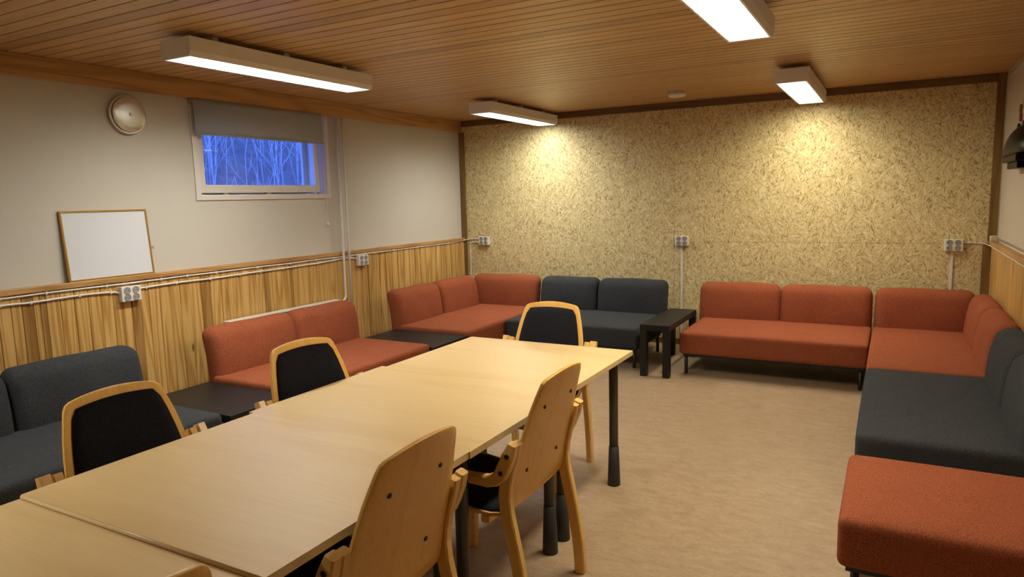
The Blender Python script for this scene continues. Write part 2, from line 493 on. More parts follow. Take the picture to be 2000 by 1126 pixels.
# wainscot left: individual boards in one panelling mesh
dark = [(2.143, 2.207), (2.244, 2.279), (2.813, 2.878), (3.355, 3.439), (3.948, 4.006), (4.227, 4.267)]
cuts = [YB+0.0]
yy = YB
bounds = []
while yy < 2.10: bounds.append(yy); yy += random.uniform(0.065, 0.1)
marks = [2.143, 2.207, 2.244, 2.279, 2.36, 2.445, 2.53, 2.61, 2.69, 2.75, 2.813, 2.878, 2.94, 3.02, 3.10, 3.18, 3.26, 3.355, 3.439, 3.53, 3.62, 3.70, 3.79, 3.87, 3.948, 4.006, 4.09, 4.16, 4.227, 4.267, 4.36, 4.45, 4.54, 4.63, 4.72, 4.80, 4.88, 4.96, 5.05, 5.14, 5.229]
bounds += marks
yy = 5.309
b2 = []
while yy < YD-0.03: b2.append(yy); yy += 0.0985
b2.append(YD)
def boards(mb, bl, xf, sgn, z0, z1, gap=0.004, dep=0.006, darkl=()):
    for a, b in zip(bl, bl[1:]):
        isd = any(abs(a-d0) < 0.012 for d0, d1 in darkl)
        tn = 0.33 if isd else random.uniform(0.80, 1.0); rn = random.random()*10
        xs = xf; xg = xf - sgn*dep
        k = dict(tone=tn, rnd=rn)
        mb.quad((xg, a, z0), (xs, a+gap, z0), (xs, a+gap, z1), (xg, a, z1), **k)
        mb.quad((xs, a+gap, z0), (xs, b-gap, z0), (xs, b-gap, z1), (xs, a+gap, z1), **k)
        mb.quad((xs, b-gap, z0), (xg, b, z0), (xg, b, z1), (xs, b-gap, z1), **k)
mb = MB()
boards(mb, bounds, XA+0.028, 1, 0.0, 1.06, darkl=dark)
boards(mb, b2, XA+0.028, 1, 0.0, 1.06, gap=0.006, dep=0.016)
mb.box(XA, XA+0.040, 5.229, 5.309, 0, 1.058, tone=0.6, rnd=3.3)
struct(mb, 'trim_1', M['pine'])
struct(MB().box(XA, XA+0.045, YB, YD, 1.056, ZW), 'trim_2', M['trimy'], bevel=0.003)   # cap rail, left
# wainscot right
mb = MB(); bl = []; yy = YB
while yy < YD: bl.append(yy); yy += 0.075
bl.append(YD)
boards(mb, bl, XB-0.036, -1, 0.0, 1.06, gap=0.006, dep=0.01)
struct(mb, 'trim_3', M['pine'])
struct(MB().box(XB-0.052, XB, YB, YD, 1.056, ZW), 'trim_4', M['trimy'], bevel=0.003)
# ceiling trims and corner posts
struct(MB().box(XA, XA+0.041, YB, YD, H-0.129, H-0.001), 'trim_5', M['trimy'], bevel=0.003)
struct(MB().box(XA+0.041, 0.70, YD-0.018, YD, H-0.067, H-0.001), 'trim_6', M['trimx'], bevel=0.002)
struct(MB().box(XA, XA+0.074, YD-0.014, YD, 0, H-0.129), 'trim_7', M['trimz'], bevel=0.002)
struct(MB().box(0.70, XB, YD-0.014, YD, ZW, H), 'trim_8', M['trimz'], bevel=0.002)
struct(MB().box(0.668, XB-0.036, YD-0.016, YD, 0, ZW-0.02), 'trim_9', M['trimz'], bevel=0.002)
struct(MB().box(XA+0.028, XA+0.04, YB, YD, 0, 0.07), 'baseboard_left', M['trimy'])
struct(MB().box(XA+0.074, 0.66, YD-0.012, YD, 0, 0.06), 'baseboard_back', M['trimx'])

# ---- window
WX = XA
win = bpy.data.objects.new('window_1', None); COL.objects.link(win); win.location = (WX, 4.1, 1.6); win['kind'] = 'structure'
def W(mb, name, mat, **k):
    shift(mb, -WX, -4.1, -1.6); return mb.build(name, mat, win, **k)
mb = MB()   # casing on the wall face
mb.box(WX, WX+0.012, 3.398, 3.440, 1.585, 2.285); mb.box(WX, WX+0.012, 4.765, 4.800, 1.585, 2.318)
mb.box(WX, WX+0.012, 3.440, 4.765, 1.585, 1.617)
W(mb, 'casing', M['white'], bevel=0.002)
mb = MB()   # lining of the wall opening, running out through the wall
d0, d1 = WX-0.296, WX
mb.box(d0, d1, 3.44, 3.452, 1.617, 2.36); mb.box(d0, d1, 4.753, 4.765, 1.617, 2.36)
mb.box(d0, d1, 3.452, 4.753, 1.617, 1.627); mb.box(d0, d1, 3.452, 4.753, 2.35, 2.36)
W(mb, 'lining', M['white'])
mb = MB()   # sash
s0, s1 = WX-0.075, WX-0.035
mb.box(s0, s1, 3.462, 3.520, 1.640, 2.345); mb.box(s0, s1, 4.662, 4.712, 1.640, 2.345)
mb.box(s0, s1, 3.520, 4.662, 1.640, 1.702); mb.box(s0, s1, 3.520, 4.662, 2.29, 2.345)
sash = W(mb, 'sash', M['white'], bevel=0.003)
mb = MB()   # fixed outer frame behind the sash
mb.box(WX-0.13, WX-0.085, 3.452, 3.49, 1.64, 2.35); mb.box(WX-0.15, WX-0.085, 4.715, 4.753, 1.627, 2.35); mb.box(WX-0.23, WX-0.215, 4.70, 4.753, 1.627, 2.35)
mb.box(WX-0.15, WX-0.085, 3.49, 4.60, 1.627, 1.68)
W(mb, 'outer_frame', M['white'], bevel=0.003)
W(MB().box(WX-0.060, WX-0.056, 3.515, 4.668, 1.695, 2.30), 'pane', M['glass'])
for yh in (3.68, 4.11, 4.60):
    W(MB().box(WX-0.036, WX-0.020, yh-0.022, yh+0.022, 1.628, 1.641), 'latch', M['chrome'], bevel=0.002)

# outside: slope, saplings, snow patch
mb = MB()
N = 24
for i in range(N):
    for j in range(N):
        def P(a, b):
            x = -5.2 - a*14.0/N; yy = -2 + b*22.0/N
            return (x, yy, -0.2 + max(0, (-7-x))*0.62 + 0.25*math.sin(a*1.7+b)+0.2*math.cos(b*1.3))
        mb.quad(P(i, j), P(i, j+1), P(i+1, j+1), P(i+1, j), sm=True)
tag(mb.build('hillside', M['hill']), 'brown winter hillside seen through the small window', 'hillside')
rg = random.Random(3)
mb = MB()
for i in range(130):
    x = rg.uniform(-13, -7.0); yy = 3.0 + (-x-4.5)*0.95 + rg.uniform(-3.2, 3.6)
    z0 = -0.2 + max(0, (-7-x))*0.62 - 0.1
    hgt = rg.uniform(1.6, 4.2); lean = rg.uniform(-0.25, 0.25); ln2 = rg.uniform(-0.2, 0.2); r = rg.uniform(0.006, 0.02)
    pts = [(x+lean*t*t*hgt*0.4, yy+ln2*t*hgt*0.5+0.05*math.sin(t*7+i), z0+hgt*t) for t in (0, .25, .5, .75, 1)]
    mb.tube(pts, r, n=5, radii=[r, r*0.85, r*0.65, r*0.45, r*0.2])
    for q in range(9):
        t = rg.uniform(0.2, 0.9); bx = x+lean*t*t*hgt*0.4; by = yy+ln2*t*hgt*0.5; bz = z0+hgt*t
        a = rg.uniform(0, 6.28); L = rg.uniform(0.3, 0.8)
        mb.tube([(bx, by, bz), (bx+math.cos(a)*L*0.4, by+math.sin(a)*L*0.4, bz+L*0.5), (bx+math.cos(a)*L*0.6, by+math.sin(a)*L*0.6, bz+L)], 0.005, n=4, radii=[0.006, 0.004, 0.002])
o = mb.build('bare_thicket', M['bark']); tag(o, 'bare leafless saplings and twigs outside the window', 'bushes'); o['kind'] = 'stuff'

# ---- roller blind
bl_ = empty('roller_blind', (XA+0.06, 4.045, 2.07), 0, 'grey fabric roller blind pulled halfway down over the small window', 'blind')
mb = MB()
rows = []
for i in range(9):
    t = i/8; z = 0.0 + 0.25*t; x = -0.006 + 0.004*math.sin(t*5)
    rows.append([(x, -0.648, z), (x, 0.648, z)])
rows[-1] = [(-0.012, -0.648, 0.251), (-0.012, 0.648, 0.251)]
mb.loft(rows, closed=False, cap=False)
mb.build('fabric', M['blind'], bl_, solid=0.0015)
mb = MB(); mb.tube([(-0.006, -0.65, -0.004), (-0.006, 0.65, -0.004)], 0.006, 8); mb.build('bottom_rail', M['blind'], bl_)
mb = MB(); mb.tube([(-0.030, -0.65, 0.232), (-0.030, 0.65, 0.232)], 0.016, 12); mb.build('roller', M['blind'], bl_)
mb = MB(); mb.tube([(-0.03, 0.66, 0.23), (-0.035, 0.665, -0.2), (-0.04, 0.67, -0.60)], 0.0018, 5)
mb.tube([(-0.03, 0.70, 0.23), (-0.035, 0.70, -0.2), (-0.04, 0.695, -0.60)], 0.0018, 5)
mb.tube([(-0.04, 0.67, -0.60), (-0.04, 0.683, -0.625), (-0.04, 0.695, -0.60)], 0.0018, 5)
cc = mb.build('chain', M['plastic'], bl_)
mb = MB(); mb.lathe([(0.004, -0.735), (0.010, -0.730), (0.010, -0.715), (0.004, -0.70)], (-0.04, 0.683, 0.0)); 
mb.tube([(-0.04, 0.683, -0.70), (-0.04, 0.683, -0.62)], 0.0015, 5)
mb.build('chain_weight', M['plastic'], cc)

# ---- round steel disc on the left wall
dv = empty('wall_disc', (XA, 2.913, 2.158), 0, 'round brushed steel disc on the white wall left of the window', 'vent cover')
mb = MB(); mb.lathe([(0.10, 0.0), (0.122, 0.006), (0.128, 0.022), (0.128, 0.034), (0.120, 0.036), (0.108, 0.030)], axis='x', n=48); mb.build('rim', M['steel'], dv)
mb = MB(); mb.lathe([(0.060, 0.026), (0.114, 0.040), (0.116, 0.046), (0.112, 0.050), (0.07, 0.056), (0.02, 0.060), (0.002, 0.0605)], axis='x', n=48); mb.build('face_plate', M['steel'], dv)
mb = MB(); mb.lathe([(0.011, 0.058), (0.011, 0.064), (0.008, 0.067), (0.002, 0.067)], axis='x', n=20); mb.build('centre_screw', M['steel'], dv)

# ---- framed whiteboard leaning on the cap rail
wb = empty('whiteboard', (XA+0.034, 2.704, 1.0915), 0, 'small blank whiteboard in thin brass frame leaning on the wainscot cap', 'whiteboard')
lean = 0.045
def WBp(yv, zv, xo): return (xo - lean*zv, yv, zv)
mb = MB()
def slab(mb, y0, y1, z0, z1, x0, x1):
    n = len(mb.v)
    sk = lambda y, z: y - 0.025*z + 0.005
    for x in (x0, x1):
        for (a, b) in ((y0, z0), (y1, z0), (y1, z1), (y0, z1)): mb.v.append((x-lean*b, sk(a, b), b))
    for q in ((3,2,1,0),(4,5,6,7),(0,1,5,4),(1,2,6,5),(2,3,7,6),(3,0,4,7)): mb.face(tuple(n+i for i in q))
slab(mb, -0.276, 0.276, 0.006, 0.436, -0.008, 0.0); mb.build('panel', M['board'], wb)
mb = MB(); slab(mb, -0.285, 0.285, 0.0, 0.010, -0.010, 0.006); slab(mb, -0.285, 0.285, 0.432, 0.442, -0.010, 0.006)
slab(mb, -0.285, -0.275, 0.010, 0.432, -0.010, 0.006); slab(mb, 0.275, 0.285, 0.010, 0.432, -0.010, 0.006)
mb.build('frame', M['gold'], wb)
# tape scrap
tag(MB().box(XA, XA+0.002, 3.000, 3.030, 1.258, 1.276).build('tape_scrap', M['greydish']), 'small grey scrap of tape on the wall beside the whiteboard', 'tape')

# ---- heating pipes and radiator
def bend(p0, corner, p1, r, n=6):
    c = Vector(corner); a = Vector(p0); b = Vector(p1)
    A = c + (a-c).normalized()*r; B = c + (b-c).normalized()*r
    out = [tuple(a)]
    for i in range(n+1):
        t = i/n; out.append(tuple((1-t)**2*A + 2*t*(1-t)*c + t*t*B))
    out.append(tuple(b)); return out
mb = MB(); px_ = XA+0.062
mb.tube(bend((px_, 4.862, 2.318), (px_, 4.862, 0.655), (px_+0.035, 4.775, 0.640), 0.05), 0.011, 12)
tag(mb.build('heating_pipe', M['white']), 'white heating pipe beside the window bending onto the radiator, left of the pair', 'pipe')
mb = MB(); mb.tube([(px_, 4.938, 2.318), (px_, 4.938, 0.20)], 0.011, 12)
tag(mb.build('heating_pipe', M['white']), 'straight white heating pipe running down the wall, right of the pair', 'pipe')
rad = empty('radiator', (XA+0.10, 4.12, 0.12), 0, 'low white radiator mostly hidden behind the rust red two-seat sofa', 'radiator')
mb = MB(); mb.box(-0.032, 0.034, -0.62, 0.58, 0, 0.535); mb.build('panel', M['white'], rad, bevel=0.008)
mb = MB(); mb.box(-0.040, 0.042, -0.625, 0.585, 0.535, 0.548); mb.build('top_grille', M['white'], rad, bevel=0.003)
mb = MB(); mb.lathe([(0.013, 0), (0.016, 0.01), (0.016, 0.05), (0.012, 0.06)], (0.0, 0.590, 0.515), axis='y', n=14); mb.build('valve', M['white'], rad)
for yb_ in (-0.4, 0.3): MB().box(-0.098, -0.032, yb_, yb_+0.04, 0.1, 0.4).build('bracket', M['white'], rad)

# ---- sockets
def make_socket():
    t = empty('wall_socket', (0, 0, 0), 0, 's', 'socket')
    wd, ht, dp = 0.136, 0.100, 0.040
    MB().box(-wd/2, wd/2, -dp, 0, -ht/2, ht/2).build('housing', M['plastic'], t, bevel=0.004)
    for sx in (-1, 1):
        for sz in (-1, 1):
            c = (sx*0.030, -dp, sz*0.0235)
            mb = MB(); mb.lathe([(0.0235, 0.0), (0.0235, -0.003), (0.0205, -0.003), (0.0195, 0.004)], c, axis='y', n=24)
            mb.lathe([(0.0200, -0.0005), (0.0200, -0.0012)], c, axis='y', n=24)
            so = mb.build('socket_outlet', M['greydish'], t)
            mb = MB()
            for s2 in (-1, 1): mb.lathe([(0.0028, -0.0010), (0.0028, -0.0022)], (c[0]+s2*0.0095, c[1], c[2]), axis='y', n=8)
            mb.build('pin_holes', M['hole'], so)
    return t
sk = make_socket()
GS = 'four-way surface wall sockets'
sk.location = (XA+0.030, 2.795, 0.975); sk.rotation_euler = (0, 0, PI/2)
sk['label'] = 'white four-way socket on the wainscot below the leaning whiteboard'
dup(sk, (XA+0.030, 5.130, 0.988), PI/2, 'white four-way socket on the wainscot beside the heating pipes')
dup(sk, (-4.205, YD, 1.056), 0, 'white four-way socket on the chipboard wall near the left corner')
dup(sk, (-1.866, YD, 1.073), 0, 'white four-way socket in the middle of the chipboard wall')
dup(sk, (0.462, YD, 1.052), 0, 'white four-way socket on the chipboard wall near the right corner')

# ---- cables
def cable(name, pts, r, clips, label, clipaxis, group=None):
    P = [Vector(p) for p in pts]; fine = []
    for i in range(len(P)-1):
        a = P[max(0, i-1)]; b = P[i]; c = P[i+1]; d = P[min(len(P)-1, i+2)]
        for k in range(5):
            t = k/5
            fine.append(0.5*((2*b) + (c-a)*t + (2*a-5*b+4*c-d)*t*t + (3*b-a-3*c+d)*t**3))
    fine.append(P[-1])
    t = empty(name, tuple(P[0]), 0, label, 'cable', group)
    mb = MB(); mb.tube([f-P[0] for f in fine], r, 8); mb.build('cord', M['plastic'], t)
    for c in clips:
        q = Vector(c)-P[0]; e = r+0.0035
        if clipaxis == 'x': mb = MB().box(q.x-0.006, q.x+e, q.y-0.006, q.y+0.006, q.z-e, q.z+e)
        elif clipaxis == '-x': mb = MB().box(q.x-e, q.x+0.006, q.y-0.006, q.y+0.006, q.z-e, q.z+e)
        elif clipaxis == 'yz': mb = MB().box(q.x-e, q.x+e, q.y-e, q.y+0.006, q.z-0.006, q.z+0.006)
        else: mb = MB().box(q.x-0.006, q.x+0.006, q.y-e, q.y+0.006, q.z-e, q.z+e)
        mb.build('clip', M['plastic'], t, bevel=0.002)
    return t
xc = XA+0.036
A = [(YB+0.1, 1.046), (0.5, 1.044), (1.2, 1.045), (2.025, 1.042), (2.279, 1.045), (2.649, 1.043), (3.034, 1.043), (3.24, 1.045), (3.489, 1.043), (3.878, 1.044), (4.232, 1.041), (4.532, 1.045), (4.75, 1.043), (4.986, 1.044), (5.3, 1.047), (5.625, 1.045), (6.02, 1.046), (6.62, 1.047), (6.90, 1.055)]
cable('electric_cable', [(xc if yv < 5.15 or yv > 5.4 else xc+0.012, yv, zv) for yv, zv in A] + [(XA+0.055, YD-0.03, 1.064), (-4.40, YD-0.008, 1.073), (-4.275, YD-0.010, 1.078)], 0.0055,
      [(xc, yv, zv) for yv, zv in A if yv > 0.4], 'thin white cable clipped directly under the left wainscot cap, uppermost', 'x')
B1 = [(YB+0.1, 1.0), (0.5, 1.002), (1.3, 1.0), (2.021, 1.003), (2.189, 0.999), (2.472, 1.004), (2.675, 0.997), (2.729, 0.984)]
cable('electric_cable', [(xc+0.001, yv, zv) for yv, zv in B1], 0.0065, [(xc, yv, zv) for yv, zv in B1 if 0.4 < yv < 2.7], 'white cable entering the socket under the whiteboard from the left', 'x')
B2 = [(2.864, 0.999), (2.92, 1.0), (3.15, 1.004), (3.431, 1.001), (3.703, 1.004), (3.905, 1.006), (4.149, 1.007), (4.548, 1.012), (4.75, 1.02), (4.872, 1.025), (4.98, 1.022), (5.062, 1.008)]
cable('electric_cable', [(xc+0.001, yv, zv) for yv, zv in B2], 0.0065, [(xc, yv, zv) for yv, zv in B2[1:-1]], 'white cable joining the two sockets on the left wainscot', 'x')
cable('electric_cable', [(-4.273, YD-0.010, 1.036), (-4.33, YD-0.010, 1.038), (-4.385, YD-0.010, 1.033), (-4.404, YD-0.010, 1.01), (-4.407, YD-0.010, 0.87), (-4.408, YD-0.010, 0.66), (-4.408, YD-0.010, 0.1)], 0.0055,
      [(-4.407, YD-0.008, 0.87), (-4.408, YD-0.008, 0.66)], 'white cable dropping down the chipboard wall in the left corner', 'yz')
cable('electric_cable', [(0.530, YD-0.010, 1.072), (0.57, YD-0.010, 1.074), (0.616, YD-0.010, 1.073), (0.68, YD-0.022, 1.066), (0.715, YD-0.05, 1.052), (0.722, YD-0.2, 1.047), (0.722, 6.4, 1.049), (0.722, 6.03, 1.046), (0.722, 5.7, 1.048), (0.722, 5.443, 1.046), (0.722, 5.0, 1.047), (0.722, 4.0, 1.046)], 0.0045,
      [(0.57, YD-0.010, 1.074), (0.616, YD-0.010, 1.073), (0.722, 6.6, 1.047), (0.722, 6.3, 1.048), (0.722, 6.03, 1.046), (0.722, 5.75, 1.047), (0.722, 5.443, 1.046), (0.722, 5.2, 1.046)], 'thin white cable from the right corner socket along the right wainscot cap', 'y')
tag(MB().box(-1.882, -1.862, YD-0.012, YD, 0.0, 1.024).build('cable_duct', M['plastic'], bevel=0.002), 'narrow white cable duct below the middle socket', 'cable duct')
tag(MB().box(0.446, 0.466, YD-0.012, YD, 0.0, 1.004).build('cable_duct', M['plastic'], bevel=0.002), 'narrow white cable duct below the right corner socket', 'cable duct')

# ---- right wall magnet board and things on it
rb = empty('magnet_board', (XB, 5.0, 1.115), 0, 'large pale magnet board on the right wall above the wainscot', 'magnet board')
L0, L1, ZT_ = -2.4, 1.84, 1.30
MB().box(-0.012, -0.001, L0+0.012, L1-0.012, 0.012, ZT_-0.012).build('surface', M['noticeboard'], rb)
mb = MB(); mb.box(-0.018, 0, L1-0.014, L1, 0, ZT_); mb.box(-0.018, 0, L0, L0+0.014, 0, ZT_)
mb.box(-0.018, 0, L0, L1, 0, 0.014); mb.box(-0.018, 0, L0, L1, ZT_-0.014, ZT_)
mb.build('frame', M['alu'], rb, bevel=0.002)
for (yv, zv, k, lab) in ((6.02, 2.072, 'mbrown', 'small brown magnet high on the magnet board'), (5.86, 2.085, 'mtan', 'small tan magnet beside the brown one'), (6.00, 2.012, 'mred', 'small red magnet below the brown one'),
                         (6.06, 1.945, 'mblack', 'small black magnet nearest the corner'), (5.94, 1.915, 'mblack', 'small black magnet, lowest on the board'), (5.84, 1.95, 'mblack', 'small black magnet above the lowest black one')):
    mb = MB(); mb.lathe([(0.014, 0.0), (0.016, -0.004), (0.015, -0.014), (0.008, -0.017)], (0, 0, 0), axis='x', n=16)
    mb.v = [(x, y*1.6, z*1.9) for x, y, z in mb.v]
    tag(mb.build('magnet', M[k], loc=(XB-0.012, yv, zv)), lab, 'magnet', 'magnets on the right board')
hb = empty('wall_ornament', (XB-0.012, 5.78, 1.715), 0, 'glossy black domed object with stepped underside on the magnet board', 'wall ornament')
mb = MB(); rings = []
for i in range(21):
    a = PI*i/20; yv = 0.44*math.cos(a); k = max(0.02, math.sin(a))**0.75
    rings.append([(-0.11*k*math.sin(b), yv, 0.03 + 0.22*k*max(0.0, math.cos(b))) for b in [-PI/2+PI*q/12 for q in range(13)] if True])
    rings[-1] = [(-0.11*k*math.cos(b), yv, 0.03 + 0.20*k*math.sin(b)) for b in [PI*0.5*q/10 for q in range(11)]] + [(-0.0005, yv, 0.03)]
mb.loft(rings, sm=True); mb.build('dome', M['gloss'], hb)
for i in range(2):
    MB().box(-0.095+i*0.02, -0.001, -0.38+i*0.08, 0.24-i*0.09, 0.03-0.045*(i+1), 0.03-0.045*i).build('step', M['gloss'], hb, bevel=0.006)
tag(MB().box(XB-0.055, XB-0.004, 6.88, 6.965, ZW, ZW+0.045).build('foam_block', M['cream'], bevel=0.004), 'small cream block standing on the wainscot cap in the right corner', 'block')

# ---- smoke detector
sd = empty('smoke_detector', (-1.741, 6.30, H), 0, 'round white smoke detector on the ceiling between the far lamps', 'smoke detector')
mb = MB(); mb.lathe([(0.055, -0.0), (0.060, -0.003), (0.060, -0.012), (0.055, -0.014)], n=32); mb.build('base', M['lampwhite'], sd)
mb = MB(); mb.lathe([(0.055, -0.014), (0.075, -0.018), (0.075, -0.036), (0.066, -0.044), (0.03, -0.048), (0.002, -0.048)], n=32); mb.build('cover', M['lampwhite'], sd)

# ================================================================ LAMPS
def make_lamp(name, loc, L, em, col, label, group, power=1.0):
    t = empty(name, loc, 0, label, 'ceiling lamp', group)     # loc at ceiling, centre
    zt, zb = -0.035, -0.135
    wt, wb_ = 0.118, 0.108
    mb = MB()
    # housing: sides and top, open below
    def ring(y0):
        return [(-wb_, y0, zb), (-wt, y0, zb+0.03), (-wt, y0, zt), (wt, y0, zt), (wt, y0, zb+0.03), (wb_, y0, zb)]
    y0, y1 = -L/2, L/2
    prof_o = [(-wb_, zb), (-wt, zb+0.028), (-wt, zt), (wt, zt), (wt, zb+0.028), (wb_, zb)]
    prof_i = [(-wb_+0.008, zb), (-wt+0.008, zb+0.03), (-wt+0.008, zt-0.008), (wt-0.008, zt-0.008), (wt-0.008, zb+0.03), (wb_-0.008, zb)]
    pts = prof_o + list(reversed(prof_i))
    mb.loft([[(x, y0, z) for x, z in pts], [(x, y1, z) for x, z in pts]], sm=False)
    # thin relief lines on the sides
    for s in (-1, 1):
        mb.box(s*wt-0.001, s*wt+0.001, y0+0.012, y1-0.012, zb+0.034, zb+0.037)
        mb.box(s*wt-0.001, s*wt+0.001, y0+0.012, y1-0.012, zt-0.019, zt-0.017)
    mb.build('housing', M['lampwhite'], t)
    for s, ya in ((-1, y0), (1, y1)):
        e = MB()
        q = [(-wb_, zb), (-wt-0.001, zb+0.028), (-wt-0.001, zt+0.001), (wt+0.001, zt+0.001), (wt+0.001, zb+0.028), (wb_, zb)]
        e.loft([[(x, ya-s*0.004, z) for x, z in q], [(x, ya+s*0.010, z) for x, z in q]] if s > 0 else [[(x, ya+s*0.010, z) for x, z in q], [(x, ya-s*0.004, z) for x, z in q]], sm=False)
        e.build('end_cap', M['lampwhite'], t, bevel=0.003)
    # diffuser
    mb = MB(); mb.quad((-wb_+0.012, y0+0.01, zb+0.022), (-wb_+0.012, y1-0.01, zb+0.022), (wb_-0.012, y1-0.01, zb+0.022), (wb_-0.012, y0+0.01, zb+0.022))
    mb.build('diffuser', em, t)
    # louver fins
    mb = MB(); nfin = int(L/0.034)
    hwf = wb_-0.010
    for i in range(nfin):
        yv = y0+0.02+(L-0.04)*(i+0.5)/nfin
        top = []; bot = []
        for k in range(7):
            u = -1+2*k/6; x = u*hwf; dpt = 0.010 + 0.010*abs(u)**3
            top.append((x, zb+0.020)); bot.append((x, zb+0.020-dpt))
        for k in range(6):
            mb.quad((top[k][0], yv, top[k][1]), (top[k+1][0], yv, top[k+1][1]), (bot[k+1][0], yv, bot[k+1][1]), (bot[k][0], yv, bot[k][1]))
    for s in (-1, 1): mb.box(s*hwf-0.001, s*hwf+0.001, y0+0.01, y1-0.01, zb+0.001, zb+0.020)
    mb.build('louver', M['louver'], t)
    # mounting spacers
    for yv in (-L*0.36, L*0.36, 0): MB().box(-0.05, 0.06, yv-0.02, yv+0.02, zt, 0.0).build('spacer', M['lampwhite'], t)
    # its light
    ld = bpy.data.lights.new('tube_light', 'AREA'); ld.shape = 'RECTANGLE'; ld.size = 0.17; ld.size_y = L-0.24
    ld.energy = LAMP_W*power; ld.color = col; ld.spread = math.radians(166)
    lo = bpy.data.objects.new('tube_light', ld); COL.objects.link(lo); lo.parent = t; lo.location = (0, 0, zb+0.0212)
    return t
GL = 'louvred fluorescent ceiling lamps'
make_lamp('ceiling_lamp', (-3.33, 3.17, H), 1.42, M['emcool'], COOL, 'long white louvred ceiling lamp in front of the window', GL)
make_lamp('ceiling_lamp', (-3.33, 6.22, H), 1.40, M['emcool'], COOL, 'white louvred ceiling lamp by the far left corner', GL, 0.76)
make_lamp('ceiling_lamp', (-0.68, 3.10, H), 1.42, M['emwarm'], WARM, 'bright white louvred ceiling lamp nearest the camera, cut by the top edge', GL)
make_lamp('ceiling_lamp', (-0.68, 6.15, H), 1.40, M['emwarm'], WARM, 'white louvred ceiling lamp by the chipboard wall at right', GL, 0.76)

make_lamp('ceiling_lamp', (-3.33, 0.10, H), 1.42, M['emcool'], COOL, 'added white louvred ceiling lamp outside the view, brightening the near table end', GL, 0.8)  # added unseen lamp, lifts the otherwise dark near end of the tables

# ================================================================ TABLES
def make_table(x0, x1, y0, y1, zt, label, bv=0.0004, edge_highlight=False):
    cx, cy = (x0+x1)/2, (y0+y1)/2
    t = empty('conference_table', (cx, cy, 0), 0, label, 'table', 'tables pushed together in a row')
    hx, hy = (x1-x0)/2, (y1-y0)/2
    MB().box(-hx, hx, -hy, hy, zt-0.024, zt).build('table_top', M['beech'], t, bevel=bv, seg=3)
    if edge_highlight:
        mb = MB(); mb.lathe([(0.0085, -hx), (0.0085, hx)], (0, -hy+0.004, zt-0.0086), n=16, axis='x'); mb.build('highlight_nosing', M['edge_highlight'], t)  # half-round nosing, highlight along the seam put into its colour
    for sx in (-1, 1):
        for sy in (-1, 1):
            lx, ly = sx*(hx-0.085), sy*(hy-0.067)
            mb = MB(); mb.lathe([(0.024, 0.19), (0.024, zt-0.024)], (lx, ly, 0), n=24)
            lg = mb.build('leg', M['greymetal'], t)
            mb = MB(); mb.lathe([(0.033, 0.0), (0.0345, 0.004), (0.0265, 0.215), (0.0245, 0.216)], (lx, ly, 0), n=24)
            mb.build('foot', M['blackplastic'], lg)
            MB().box(lx-0.03, lx+0.03, ly-0.03, ly+0.03, zt-0.030, zt-0.024).build('leg_plate', M['greymetal'], lg)
    for sy in (-1, 1):
        MB().box(-hx+0.13, hx-0.13, sy*(hy-0.12)-0.012, sy*(hy-0.12)+0.012, zt-0.060, zt-0.024).build('rail', M['blackmetal'], t)
    return t
make_table(-2.182, -1.178, 2.6402, 3.440, 0.730, 'beech table at the far end of the row with a full top in view')
make_table(-2.210, -1.176, 1.8202, 2.640, 0.730, 'beech table second from the far end of the row')
make_table(-2.182, -1.180, 0.981, 1.820, 0.730, 'beech table third from the far end, right behind the visible seam', edge_highlight=True)
make_table(-2.184, -1.190, 0.140, 0.977, 0.719, 'beech table nearest the camera, slightly lower, in the bottom left corner', 0.003)

